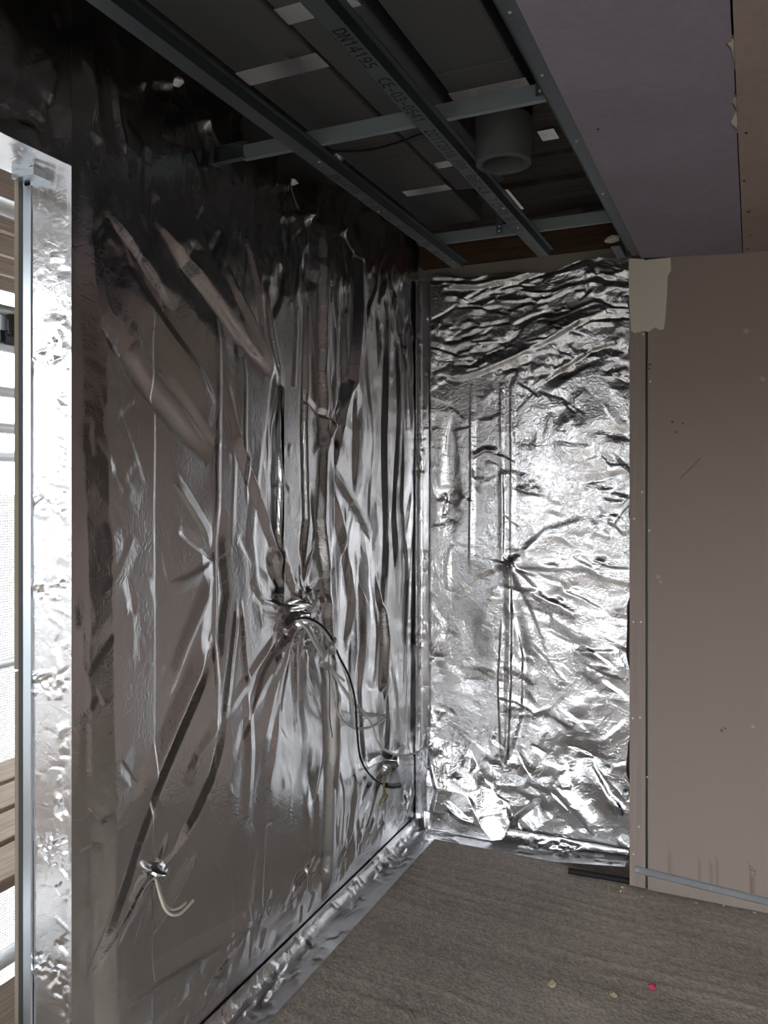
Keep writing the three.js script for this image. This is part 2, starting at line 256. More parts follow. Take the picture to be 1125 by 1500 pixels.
  A.crumple([ZJ, ZB, 0.06, 0.10], 40, [0.1, 0.3], [0.006, 0.012], [0.004, 0.009], 0.0, 0.3, 54);
  mesh('floor_apron', A.mesh((u, s, h) => {
    const r = 0.055, arc = r * Math.PI / 2, k = Math.max(-0.001, h) * Math.min(1, (0.21 - s) / 0.05) * Math.min(1, s / 0.02);
    if (s < arc) { const a = s / r; return [0.009 + r - (r - k) * Math.cos(a), 0.003 + r - (r - k) * Math.sin(a), u]; }
    return [0.009 + r + (s - arc) * 0.62, 0.003 + Math.max(0, k), u];
  }), M.foil, t);
  const T2 = new Relief(...[L(413, 700)[0], L(434, 700)[0]], L(424, 880)[1], L(424, 566)[1], 0.008);
  T2.crumple([T2.u0, T2.u1, T2.v0, T2.v1], 16, [0.02, 0.1], [0.006, 0.01], [0.0005, 0.002], 0.3, 1.4, 56);
  const put = new Float32Array(R.h);
  mesh('seam_tape', T2.flipped((u, v, h) => { const i = Math.round((u - R.u0) / R.du), j = Math.round((v - R.v0) / R.dv); return [Math.max(0.004, put[j * R.nx + i]) + 0.006 + h, v, u]; }), M.tape, t);
}

// ---------------------------------------------------------------- foil on the back wall
{
  const X1 = 1.045, R = new Relief(0, X1, 0, 2.74, 0.0045);
  const F2 = (pts, w, a, s, f, soft) => R.crease(Bs(pts), w, a, s, f, soft);
  R.all((u, v, h) => h + 0.006 * Math.sin(u * 6.5 + 0.5) * Math.sin(v * 2.4 + 0.4));
  F2([[690, 560], [690, 700], [688, 840]], 0.012, 0.010, 1);
  F2([[736, 660], [737, 760], [736, 836]], 0.012, 0.008, -1);
  F2([[749, 560], [750, 700], [748, 830]], 0.010, 0.007, 1);
  F2([[690, 672], [710, 660], [730, 662]], 0.012, 0.010, 1);
  F2([[735, 560], [735, 660]], 0.006, 0.005, 0);
  for (const [p, w, a, s] of [
    [[[748, 828], [800, 780], [860, 762], [922, 812]], 0.03, 0.018, -1], [[[748, 828], [820, 832], [915, 830]], 0.02, 0.014, 1], [[[748, 828], [830, 855], [915, 878]], 0.022, -0.014, 1],
    [[[748, 828], [800, 880], [870, 900], [918, 905]], 0.024, 0.016, -1], [[[748, 828], [785, 900], [820, 1000]], 0.022, 0.014, 1], [[[746, 832], [720, 880], [690, 960]], 0.018, 0.012, -1],
    [[[746, 832], [700, 850], [650, 900]], 0.024, -0.014, 1], [[[746, 828], [700, 818], [655, 800]], 0.018, 0.010, 1]]) F2(p, w * 1.6, a * 0.5, s, 'end', 1);
  F2([[747, 830], [748, 900], [747, 1000], [742, 1110]], 0.016, 0.009, -1, 'none');
  F2([[752, 880], [768, 960], [766, 1050], [748, 1115]], 0.026, -0.009, 1, 'both', 1);
  F2([[736, 900], [731, 1000], [734, 1110]], 0.010, 0.008, 1);
  // belly of loose foil at the foot
  const belly = Bs([[618, 1068], [655, 1085], [690, 1098], [712, 1145], [736, 1172], [770, 1240], [925, 1262]]);
  R.each(0, X1, 0, 0.7, (u, v, h) => { let i = 0; while (i < belly.length - 2 && belly[i + 1][0] < u) i++; const t = (u - belly[i][0]) / (belly[i + 1][0] - belly[i][0]), e = belly[i][1] + t * (belly[i + 1][1] - belly[i][1]); return v < e ? h + Math.min(0.055, 0.26 * (e - v)) : h; });
  F2([[632, 1090], [650, 1150], [640, 1200]], 0.03, 0.02, 1);
  F2([[736, 1170], [750, 1205], [768, 1235]], 0.03, 0.014, -1, 'both', 1);
  F2([[812, 1150], [845, 1190], [880, 1225]], 0.04, 0.018, 1, 'both', 1);
  F2([[860, 1110], [890, 1165], [918, 1190]], 0.04, 0.012, -1, 'both', 1);
  F2([[800, 1170], [760, 1200], [745, 1240]], 0.04, -0.02, 1);
  // broad hollows that tilt large facets
  for (const [x, y, ru, rv, a] of [[850, 640, 0.2, 0.22, 0.012], [880, 950, 0.18, 0.24, 0.012], [690, 960, 0.12, 0.3, -0.014], [850, 1110, 0.2, 0.12, -0.016], [800, 480, 0.3, 0.12, 0.012], [660, 700, 0.06, 0.4, -0.01]]) R.dome(...B(x, y), ru, rv, a);
  // bunched horizontal folds below the ceiling
  R.crumple([0.1, X1, B(750, 560)[1], 2.76], 190, [0.05, 0.36], [0.006, 0.02], [0.0012, 0.0055], 0.12, 0.6, 61);
  F2([[645, 560], [700, 545], [760, 520], [850, 470], [918, 450]], 0.03, 0.013, 1);
  F2([[785, 570], [830, 540], [870, 515], [918, 500]], 0.024, -0.014, -1);
  F2([[660, 420], [740, 410], [800, 385], [880, 372]], 0.03, 0.014, 1, 'none');
  // all-over crease
  R.crumple([0, X1, 0.05, 2.7], 260, [0.08, 0.34], [0.014, 0.036], [0.001, 0.004], 0.2, 1.6, 62);
  R.crumple([0, X1, 0.3, 2.7], 420, [0.03, 0.12], [0.006, 0.014], [0.0003, 0.0011], 0.2, 1.6, 63);
  R.crumple([0.5, X1, 0.6, 2.2], 60, [0.1, 0.4], [0.016, 0.036], [0.002, 0.006], -0.35, 0.5, 64);
  R.crumple([0, 0.16, 0.1, 2.6], 50, [0.08, 0.4], [0.010, 0.024], [0.001, 0.005], 1.5, 0.4, 65);
  R.each(0.055, 0.18, 0.1, 2.7, (u, v, h) => h + 0.022 * (0.7 + 0.3 * Math.sin(v * 6.3)) * (u < 0.07 ? (u - 0.055) / 0.015 : (0.18 - u) / 0.11));
  R.crumple([0, X1, 0.05, 0.5], 60, [0.06, 0.24], [0.01, 0.024], [0.002, 0.006], -0.5, 1.2, 66);
  R.each(0, 0.05, 0, 3, (u, v, h) => h * Math.max(0.1, u / 0.05));
  R.all((u, v, h) => Math.max(-0.028, Math.min(0.09, h)));
  const t = thing('foil_membrane', 'densely crinkled bright silver foil sheet hung on the back wall', 'foil membrane');
  const er = rng(70), edge = []; for (let i = 0; i < 30; i++) edge.push(er());
  const wob = v => { const k = v / 2.74 * 26, i = Math.floor(k), q = k - i, f = q * q * (3 - 2 * q); return edge[i] * (1 - f) + edge[i + 1] * f; };
  const top = u => 0.05 * Math.sin(u * 7 + 1) + 0.03 * Math.sin(u * 17);
  mesh('foil_sheet', R.mesh((u, v, h) => [u > 0.8 ? 0.8 + (u - 0.8) * (1 - 0.12 * wob(v) ** 2) : u, v > 2.4 ? 2.4 + (v - 2.4) * (1 + top(u)) : v, ZB - 0.002 - h]), M.foil, t);
  const A = new Relief(0.0, 1.03, 0, 0.2, 0.006);
  A.crumple([0, 1.03, 0, 0.2], 110, [0.05, 0.24], [0.006, 0.016], [0.003, 0.008], 0.1, 0.9, 71);
  mesh('floor_apron', A.flipped((u, s, h) => {
    const r = 0.06, arc = r * Math.PI / 2, k = Math.max(-0.001, h) * Math.min(1, (0.2 - s) / 0.04) * Math.min(1, s / 0.02), lift = Math.max(0, u - 0.72) * 0.12;
    if (s < arc) { const a = s / r; return [u, 0.003 + r - (r - k) * Math.sin(a) + lift * a * 0.6, ZB - 0.02 - r + (r - k) * Math.cos(a)]; }
    return [u, 0.003 + Math.max(0, k) + lift, ZB - 0.02 - r - (s - arc) * 0.62];
  }), M.foil, t);
  const T = new Relief(-0.05, 0.05, 0.05, 2.74, 0.006);   // wide tape bridging the corner of the two walls
  T.crumple([-0.05, 0.05, 0, 2.8], 90, [0.02, 0.12], [0.005, 0.012], [0.0008, 0.003], 1.0, 1.4, 72);
  mesh('corner_tape', T.mesh((u, v, h) => { const k = Math.min(1, Math.abs(u) / 0.02), a = 0.008 + 0.012 * (1 - k) * (1 - k) + h; return u < 0 ? [a, v, ZB - 0.008 + u] : [0.008 + u, v, ZB - a]; }), M.tape, t);
}

// ---------------------------------------------------------------- reveal of the opening
{
  const t = thing('foil_lining', 'bright taped foil lining on the jamb of the opening', 'foil lining');
  const R = new Relief(0, 0.138, 0, HEAD, 0.0035);
  R.crumple([0, 0.138, 0, HEAD], 120, [0.02, 0.12], [0.004, 0.010], [0.0002, 0.0008], 0.4, 1.5, 81);
  R.crumple([0, 0.05, 0, 2.3], 110, [0.03, 0.12], [0.005, 0.012], [0.0008, 0.003], 0.5, 1.2, 82);
  for (const py of [520, 740, 860, 1000, 1240, 1420]) { const y = onZ(70, py, ZJ)[1]; R.crumple([0.02, 0.13, y - 0.03, y + 0.03], 22, [0.02, 0.08], [0.003, 0.006], [0.001, 0.003], 0.2, 1.4, 83 + py); R.each(0, 0.138, 0, y, (u, v, h) => h - 0.0008); }
  R.all((u, v, h) => Math.max(-0.006, Math.min(0.012, h + 0.002)) * Math.min(1, 0.2 + u / 0.02));
  mesh('foil_sheet', R.mesh((u, v, h) => [-u, v, ZJ - h]), M.tape, t);
  const R2 = new Relief(0, 0.17, OPEN0, ZJ, 0.008);
  R2.crumple([0, 0.17, OPEN0, ZJ], 220, [0.03, 0.2], [0.005, 0.012], [0.0008, 0.003], 1.4, 1.0, 91);
  const s = thing('foil_lining', 'dull grey foil lining under the head of the opening', 'foil lining');
  mesh('foil_sheet', R2.mesh((u, v, h) => [-u, HEAD - Math.max(0, h + 0.002), v]), M.tape, s);
  mesh('head_angle', box(-0.16, -0.085, HEAD - 0.022, HEAD - 0.002, ZJ - 0.04, ZJ - 0.002), M.galvBright, s).userData.label = 'short galvanised angle in the corner of the head';
  const a = structure(mesh('trim_1', mergeGeometries([rbox(-0.157, -0.132, 0, HEAD - 0.03, ZJ - 0.006, ZJ + 0.001, 0.001, 1), rbox(-0.160, -0.155, 0, HEAD - 0.005, ZJ - 0.006, ZJ + 0.04, 0.001, 1)]), M.galvBright), 'galvanised steel angle down the outer edge of the jamb', 'angle');
  structure(mesh('trim_2', box(-0.174, -0.160, 0, HEAD, ZJ - 0.007, ZJ + 0.03), M.black), 'black membrane strip beside the galvanised jamb angle', 'strip');
  structure(mesh('trim_3', mergeGeometries([box(-0.188, -0.170, 0, 1.225, ZJ - 0.006, ZJ + 0.05), box(-0.192, -0.176, 1.232, HEAD + 0.3, ZJ - 0.004, ZJ + 0.05)]), M.sheathing), 'rough brown sheathing board edge at the outer face of the opening', 'board edge');
}

// ---------------------------------------------------------------- boarded wall on the right
{
  const w = sgroup('wall_right', 'pinkish brown plasterboard wall standing forward of the foil', 'wall');
  const cv = document.createElement('canvas'); cv.width = 1024; cv.height = 2048; const c = cv.getContext('2d');
  const BW = 1.3, BH = 2.64, x0 = 1.138;
  c.fillStyle = 'rgb(154,140,132)'; c.fillRect(0, 0, 1024, 2048);
  const r = rng(101);
  for (let i = 0; i < 5200; i++) { const q = r(); c.fillStyle = q < 0.5 ? `rgba(90,78,70,${0.03 + 0.06 * r()})` : `rgba(200,186,174,${0.03 + 0.06 * r()})`; const s = 1 + 5 * r() * r(); c.fillRect(1024 * r(), 2048 * r(), s * (1 + r()), s); }
  const P = (px, py) => { const p = onZ(px, py, ZR); return [(p[0] - x0) / BW * 1024, 2048 * (1 - p[1] / BH)]; };
  const line = (pts, wd, col) => { c.strokeStyle = col; c.lineWidth = wd; c.lineCap = 'round'; c.beginPath(); pts.forEach((p, i) => { const [a, b] = P(...p); i ? c.lineTo(a, b) : c.moveTo(a, b); }); c.stroke(); };
  line([[996, 701], [1012, 686], [1026, 671]], 2.2, 'rgba(70,58,54,0.65)');
  for (const [x, y0, y1, wd, al] of [[981, 1238, 1285, 9, 0.16], [979, 1250, 1278, 4, 0.2], [1024, 1252, 1300, 5, 0.3], [1041, 1256, 1300, 8, 0.22], [1050, 1252, 1300, 5, 0.3], [1101, 1276, 1315, 14, 0.3], [1099, 1262, 1275, 5, 0.5], [1104, 1270, 1275, 6, 0.45]]) for (let k = 0; k < 3; k++) line([[x + 2 * k - 2, y0 + 6 * k], [x + 1.5 * k - 1, y1]], wd * (0.5 + 0.3 * k), `rgba(92,76,58,${al * 0.6})`);
  for (const [x, y, s] of [[952, 534, 5], [951, 540, 4], [1057, 1070, 5], [1062, 1067, 4], [1103, 1064, 6], [935, 606, 3], [985, 618, 5], [990, 633, 4], [1000, 620, 4], [964, 845, 7], [968, 852, 6], [1093, 485, 9], [1117, 555, 9]]) { const [a, b] = P(x, y); c.fillStyle = s > 5 ? 'rgba(205,196,186,0.4)' : 'rgba(70,60,55,0.55)'; c.beginPath(); c.ellipse(a, b, s, s * 0.8, 0.5, 0, 7); c.fill(); }
  const tex = new THREE.CanvasTexture(cv); tex.colorSpace = THREE.SRGBColorSpace; tex.flipY = true;
  M.boardMarked = new THREE.MeshStandardMaterial({ map: tex, roughness: 0.9, bumpMap: paperBump, bumpScale: 0.0003 });
  mesh('plasterboard', rbox(XR, 1.129, 0.012, 2.66, ZR, ZR + 0.03, 0.0015, 1), M.boardPink, w).userData.label = 'narrow edge strip of plasterboard';
  mesh('plasterboard', uvBy(rbox(x0, x0 + BW, 0.008, 2.66, ZR, ZR + 0.03, 0.0015, 1), (x, y) => [(x - x0) / BW, y / BH]), M.boardMarked, w).userData.label = 'wide scuffed plasterboard sheet';
  mesh('plasterboard', rbox(x0 + BW + 0.004, XFAR, 0.008, 2.66, ZR, ZR + 0.03, 0.0015, 1), M.boardPink, w);
  mesh('stud_frame', mergeGeometries([box(XR + 0.004, XFAR, 0, SLAB, ZR + 0.031, ZR + 0.08), box(XR + 0.006, XR + 0.05, 0, SLAB, ZR + 0.08, ZB - 0.1)]), M.galv, w);
  // jointing compound over the top of the strip
  const fp = [[921.5, 379], [943, 380], [943, 382], [982, 378], [983, 396], [978, 404], [977, 430], [974, 470], [972, 482], [966, 483], [960, 479], [955, 482], [950, 486], [943, 484], [935, 487], [925, 485], [922, 440]].map(p => onZ(p[0], p[1], ZR));
  const sh = new THREE.Shape(); fp.forEach((p, i) => i ? sh.lineTo(p[0], p[1]) : sh.moveTo(p[0], p[1]));
  const fg = new THREE.ExtrudeGeometry(sh, { depth: 0.0022, bevelEnabled: true, bevelSize: 0.0012, bevelThickness: 0.0008, bevelSegments: 1 }); fg.translate(0, 0, -ZR + 0.0004);
  mesh('filler_patch', fg, M.filler, w).userData.label = 'pale jointing compound patch with ragged lower edge';
  const sg = new THREE.CylinderGeometry(0.0042, 0.0036, 0.003, 12); sg.rotateX(Math.PI / 2);
  for (const p of [[930, 487], [942, 490], [952.8, 559], [951, 777], [928, 911], [939, 911], [937.6, 1051], [927, 1052], [948, 1138], [936, 1211], [928, 1251], [940.8, 721], [929, 760]]) { const m = mesh('screw_head', sg, M.screw, w); m.position.copy(V(onZ(p[0], p[1], ZR - 0.0008))); }
}
// galvanised strip screwed along the foot of the boards
{
  const t = thing('metal_strip', 'galvanised metal strip screwed along the foot of the brown plasterboard', 'metal strip');
  const a = onZ(930, 1273, ZR), b = onZ(1125, 1321, ZR), k = (b[1] - a[1]) / (b[0] - a[0]), xe = a[0] + 1.5, len = 1.5;
  const g = new THREE.Group(); t.add(g); g.name = 'strip_body';
  t.position.set(a[0], a[1], -ZR); t.rotation.z = Math.atan(k); t.remove(g);
  const sh = new THREE.Shape(); [[-0.016, 0], [0.016, 0], [0.016, 0.004], [0.011, 0.0075], [-0.009, 0.0075], [-0.014, 0.003], [-0.016, 0.003]].forEach((p, i) => i ? sh.lineTo(...p) : sh.moveTo(...p));
  const eg = new THREE.ExtrudeGeometry(sh, { depth: len, bevelEnabled: false }); eg.applyMatrix4(new THREE.Matrix4().makeBasis(new THREE.Vector3(0, 1, 0), new THREE.Vector3(0, 0, 1), new THREE.Vector3(1, 0, 0)));
  mesh('strip_body', eg, M.galvBright, t);
  const sg = new THREE.CylinderGeometry(0.006, 0.006, 0.004, 14); sg.rotateX(Math.PI / 2);
  for (const x of [0.012, 0.30, 0.62, 0.95]) { const m = mesh('screw_head', sg, M.screw, t); m.position.set(x, 0.002, 0.0085); }
}
// ---------------------------------------------------------------- boarded ceiling on the right
{
  const c = sgroup('ceiling_001', 'purple grey plasterboard ceiling with a torn joint', 'ceiling');
  const XJ = 1.502, yL = 2.6665, yR = 2.640, th = 0.015;
  // first board tilts slightly and has a broken right-hand edge
  const r = rng(111), edge = [[XJ, ZNEAR]];
  const brk = [[1072, 58, 0], [1062, 61, 1], [1071, 72, 0.8], [1077, 92, 0], [1078, 130, 0], [1073, 150, 0.6], [1081, 160, 0], [1069, 180, 1], [1081, 190, 0]];
  for (const [px, py] of brk) { const p = onY(px, py, 2.645); edge.push([Math.min(XJ, p[0]), p[2]]); }
  edge.push([XJ, 2.5], [XJ, ZR - 0.002]);
  const sh = new THREE.Shape(); sh.moveTo(1.112, ZNEAR); edge.forEach(p => sh.lineTo(p[0], p[1])); sh.lineTo(1.112, ZR - 0.002);
  const g = new THREE.ExtrudeGeometry(sh, { depth: th, bevelEnabled: false }); { const p = g.attributes.position; for (let i = 0; i < p.count; i++) { const x = p.getX(i), Z = p.getY(i), d = p.getZ(i); p.setXYZ(i, x, yL + (yR - yL) * (x - 1.112) / (XJ - 1.112) + d, -Z); } g.computeVertexNormals(); }
  uvBy(g, (x, y, Z) => [x, Z]);
  mesh('plasterboard', g, M.boardPurple, c).userData.label = 'purple grey ceiling board beside the open framing';
  const ZC = onY(1105, 192, 2.64)[2];
  mesh('plasterboard', uvBy(rbox(XJ + 0.003, XFAR, yR, yR + th, ZC + 0.002, ZR - 0.002, 0.001, 1), (x, y, Z) => [x, Z]), M.boardPink, c);
  mesh('plasterboard', uvBy(rbox(XJ + 0.003, XFAR, yR, yR + th, ZNEAR, ZC - 0.002, 0.001, 1), (x, y, Z) => [x, Z]), M.boardPink, c);
  for (const [a, b] of [[[1072, 60], [1079, 95]], [[1077, 145], [1081, 190]]]) { const p = onY(...a, 2.648), q = onY(...b, 2.648); mesh('torn_core', box(XJ - 0.03, XJ + 0.002, 2.6475, 2.656, Math.min(p[2], q[2]) - 0.01, Math.max(p[2], q[2]) + 0.02), M.gypsum, c).userData.label = 'exposed pale gypsum core at the torn joint'; }
  const sg = new THREE.CylinderGeometry(0.004, 0.004, 0.002, 10);
  for (const p of [[1093, 195], [1090, 265], [1096, 310], [1099, 345], [1095, 365], [876, 202]]) { const q = onY(p[0], p[1], yR - 0.0005); if (q[0] < XJ) q[1] = yL + (yR - yL) * (q[0] - 1.112) / (XJ - 1.112); const m = mesh('screw_head', sg, M.black, c); m.position.copy(V(q)); }
}

// ---------------------------------------------------------------- ceiling framing
function galvMap(text, len, start) {
  const cv = document.createElement('canvas'); cv.width = 2048; cv.height = 64; const c = cv.getContext('2d'), r = rng(text.length + 5);
  c.fillStyle = 'rgb(92,99,104)'; c.fillRect(0, 0, 2048, 64);
  for (let i = 0; i < 900; i++) { c.fillStyle = `rgba(${r() < 0.5 ? '76,82,88' : '112,118,122'},0.14)`; c.fillRect(2048 * r(), 64 * r(), 40 * r(), 3 * r()); }
  if (text) { c.fillStyle = 'rgb(14,15,17)'; c.font = 'bold 60px monospace'; c.textBaseline = 'middle'; c.save(); c.translate(start / len * 2048, 34); c.scale((2048 / len) / (64 / 0.045) * 1.0, 1); c.fillText(text, 0, 0); c.restore(); }
  const t = new THREE.CanvasTexture(cv); t.colorSpace = THREE.SRGBColorSpace; return t;
}
function furring(xc, Z0, Z1, label, text, start) {
  const t = thing('furring_channel', label, 'metal channel', 'ceiling furring channels');
  t.position.set(xc, CEIL, 0);
  const ZT = Z1 - 1.9, webMat = new THREE.MeshStandardMaterial({ map: galvMap(text, 1.9, start), metalness: 0.85, roughness: 0.45 });
  const g = box(-0.0225, 0.0225, 0, 0.0012, ZT, Z1); uvBy(g, (x, y, Z) => [(Z - ZT) / 1.9, (x + 0.0225) / 0.045]);
  mesh('web', g, webMat, t); mesh('web', box(-0.0225, 0.0225, 0, 0.0012, Z0, ZT), M.galv, t);
  for (const s of [-1, 1]) {
    const sh = new THREE.Shape(); [[0.0225, 0], [0.028, 0.025], [0.042, 0.025], [0.042, 0.022], [0.0432, 0.022], [0.0432, 0.0262], [0.027, 0.0262], [0.0215, 0.0012]].forEach((p, i) => i ? sh.lineTo(s * p[0], p[1]) : sh.moveTo(s * p[0], p[1]));
    const e = new THREE.ExtrudeGeometry(sh, { depth: Z1 - Z0, bevelEnabled: false }); e.translate(0, 0, -Z1); mesh('flange', e, M.galv, t);
  }
  const sg = new THREE.CylinderGeometry(0.004, 0.004, 0.003, 10);
  return { t, sg };
}
const LETTERS = 'DN14195  CE-03-0541  20112010 FRA  BpB24LR  7 C1-05 30 0 10';
{
  const c1 = furring(0.349, ZNEAR + 0.1, 3.42, 'dark galvanised furring channel with faint lettering, nearest the foil covered outer wall', LETTERS, 0.72);
  const c2 = furring(0.738, ZNEAR + 0.1, 3.40, 'dark galvanised furring channel with black printed lettering, midway between foil wall and plasterboard ceiling', LETTERS, 0.03);
  const c3 = furring(1.1, ZNEAR + 0.1, 3.55, 'dark galvanised furring channel carrying the edge of the purple ceiling board', '', 0);
  for (const [c, xs] of [[c1, [[0.012, 2.13], [-0.01, 2.6]]], [c2, [[0.008, 1.35], [0.012, 2.75], [0.0, 2.98]]], [c3, [[-0.012, 1.62], [-0.012, 1.9], [-0.010, 2.3], [-0.012, 2.75]]]]) for (const [x, Z] of xs) { const m = mesh('screw_head', c.sg, M.screw, c.t); m.position.set(x, -0.0012, -Z); }
}
function primary(Z, x0, x1, label) {
  const t = thing('primary_channel', label, 'metal channel', 'cross channels above the furring'), y = CEIL + 0.0265;
  const sh = new THREE.Shape(); [[0.003, 0], [-0.015, 0], [-0.015, 0.0012], [-0.0012, 0.0014], [-0.0012, 0.0438], [-0.015, 0.0438], [-0.015, 0.045], [0, 0.045], [0, 0.0024], [0.003, 0.0016]].forEach((p, i) => i ? sh.lineTo(-p[0], p[1]) : sh.moveTo(-p[0], p[1]));
  const e = new THREE.ExtrudeGeometry(sh, { depth: x1 - x0, bevelEnabled: false }); e.applyMatrix4(new THREE.Matrix4().makeBasis(new THREE.Vector3(0, 0, -1), new THREE.Vector3(0, 1, 0), new THREE.Vector3(1, 0, 0)));
  e.translate(x0, y, -Z); mesh('channel_body', e, M.galvMatte, t);
  return t;
}
primary(2.08, 0.125, 1.075, 'bright galvanised cross channel in front of the grey pipe stub');
primary(3.135, 0.30, 1.075, 'galvanised cross channel just before the back wall, with a riveted hanger');
function hanger(x, Z, y1, label) {
  const t = thing('hanger_strap', label, 'hanger');
  mesh('strap', box(x - 0.012, x + 0.012, CEIL + 0.03, y1, Z - 0.0035, Z - 0.0015), M.galv, t);
  const sg = new THREE.CylinderGeometry(0.004, 0.004, 0.004, 10); sg.rotateX(Math.PI / 2);
  for (const dy of [0.04, 0.058]) { const m = mesh('rivet', sg, M.screw, t); m.position.set(x, CEIL + dy, -Z + 0.005); }
}
hanger(onZ(732, 340, 3.12)[0], 3.118, SLAB, 'short galvanised hanger strap on the cross channel before the back wall');
hanger(1.045, 2.062, SLAB, 'dark hanger strap by the channel at the purple board edge');
{ // bracket where the upper cross channel meets the foil wall
  const t = thing('channel_bracket', 'short galvanised channel offcut fixed between foil wall and first furring channel', 'bracket');
  mesh('bracket_body', mergeGeometries([box(0.03, 0.14, CEIL + 0.03, CEIL + 0.075, 2.088, 2.0895), box(0.03, 0.14, CEIL + 0.028, CEIL + 0.0295, 2.065, 2.09), box(0.03, 0.14, CEIL + 0.0755, CEIL + 0.077, 2.065, 2.09), box(0.015, 0.03, CEIL + 0.025, CEIL + 0.08, 2.06, 2.092)]), M.galv, t);
  const q = thing('corner_bracket', 'small galvanised bracket at the corner of the purple ceiling and brown wall', 'bracket');
  mesh('bracket_body', mergeGeometries([box(1.015, 1.05, CEIL + 0.002, CEIL + 0.0035, 3.38, 3.56), box(1.049, 1.0505, CEIL + 0.002, CEIL + 0.04, 3.38, 3.56)]), M.galv, q);
}

// ---------------------------------------------------------------- ducts and soffit boards in the void
const HD = 2.83;
function ductShape(x0, x1, Z0, Z1, round) {
  const sh = new THREE.Shape(), w = x1 - x0; sh.moveTo(x0, Z0); sh.lineTo(x1, Z0);
  if (round) { sh.lineTo(x1, Z1 - w * 0.4); sh.bezierCurveTo(x1, Z1, x0 + w * 0.5, Z1, x0, Z1 - w * 0.15); } else { sh.lineTo(x1, Z1); sh.lineTo(x0, Z1); }
  return sh;
}
function duct(x0, x1, Z0, Z1, y, h, round, label, tapes, joints) {
  const t = thing('flat_duct', label, 'duct');
  const cuts = [Z0, ...joints, Z1];
  for (let i = 0; i + 1 < cuts.length; i++) {
    const g = new THREE.ExtrudeGeometry(ductShape(x0, x1, cuts[i] + (i ? 0.004 : 0), cuts[i + 1], round && i + 2 === cuts.length), { depth: h, bevelEnabled: true, bevelSize: 0.008, bevelThickness: 0.008, bevelOffset: -0.008, bevelSegments: 2 });
    g.rotateX(-Math.PI / 2); g.translate(0, y, 0); mesh('duct_section', g, M.duct, t);
  }
  for (const [a0, a1, Z, wd, sk] of tapes) {
    const g = new RoundedBoxGeometry(a1 - a0, 0.002, wd, 1, 0.0008); g.rotateY(sk || 0); g.translate((a0 + a1) / 2, y - 0.0096, -Z); mesh('foil_tape', g, M.tape, t);
  }
  return t;
}
const H = (px, py, y) => onY(px, py, y);
const tz = (px, py, y = HD - 0.01) => H(px, py, y)[2];
duct(0.263, 0.505, ZNEAR + 0.1, 3.28, HD, 0.07, false, 'wide dark grey flat duct with foil tape, beside the foil wall', [[0.265, 0.515, tz(410, 103), 0.075, 0.0], [0.33, 0.512, tz(620, 280), 0.055, 0]], [tz(540, 214), tz(560, 236)]);
duct(0.513, 0.715, ZNEAR + 0.1, 2.95, HD + 0.005, 0.07, true, 'dark grey flat duct with rounded end, above the lettered channel', [[0.513, 0.71, tz(425, 25), 0.07, 0], [0.53, 0.72, tz(640, 245), 0.05, 0]], [tz(630, 205)]);
duct(0.765, 0.98, ZNEAR + 0.1, 2.275, HD - 0.02, 0.08, false, 'lower dark grey flat duct leading to the pipe stub', [[0.765, 0.985, tz(720, 132, HD - 0.03), 0.06, 0]], [tz(705, 96, HD - 0.03)]);
{ // long timber batten beside the first duct
  tag(mesh('timber_batten', rbox(0.165, 0.245, HD - 0.01, HD + 0.06, ZNEAR + 0.1, 2.42, 0.004), M.woodGrey), 'long greyish batten between the foil wall and the wide duct', 'batten');
  tag(mesh('timber_batten', rbox(0.16, 0.23, HD + 0.0, HD + 0.07, 2.5, 3.2, 0.004), M.woodGrey), 'short greyish batten end by the crumpled foil ball', 'batten');
}
{ // soffit boards near the back wall
  const r = rng(121), rows = [[2.36, 2.62], [2.63, 2.88], [2.89, 3.11], [3.12, 3.33], [3.345, 3.56], [3.57, 3.79]];
  rows.forEach(([a, b], i) => { const y = SLAB - 0.03 - 0.012 * (i % 2) - (i === 4 ? 0.03 : 0); tag(mesh('soffit_board', uvBy(rbox(0.03, 1.4, y, y + 0.028, a, b, 0.004), (x, yy, Z) => [x + i * 0.37, Z * 2]), M.woodGrey), ['grey soffit board right above the pipe stub', 'grey soffit board just behind the pipe stub', 'second grey soffit board behind the pipe stub', 'third grey soffit board behind the pipe stub', 'lower brownish soffit board above the rear cross channel', 'brownish soffit board along the top of the back wall'][i], 'board'); });
  tag(mesh('wall_plate', uvBy(rbox(0.02, XR - 0.04, 2.80, 2.90, ZB - 0.05, ZB + 0.02, 0.004), (x, yy, Z) => [x, yy * 2]), M.woodDark), 'dark brown timber plate above the crinkled foil', 'timber');
  tag(mesh('wall_plate', uvBy(rbox(0.02, XR - 0.04, 2.905, 2.985, ZB - 0.09, ZB + 0.02, 0.004), (x, yy, Z) => [x + 0.5, yy * 2]), M.woodGrey), 'grey brown timber plate tucked under the soffit boards', 'timber');
  tag(mesh('foil_offcut', uvBy(box(0.62, 0.70, HD - 0.006, HD - 0.004, 2.98, 3.22), (x, y, Z) => [x, Z]), M.tape), 'silver foil tape strip hanging beside the rounded duct end', 'foil tape');
  tag(mesh('foil_offcut', uvBy(box(0.84, 0.90, SLAB - 0.052, SLAB - 0.05, 2.86, 2.95), (x, y, Z) => [x, Z]), M.tape), 'small square foil tape patch on the soffit behind the pipe stub', 'foil tape');
}
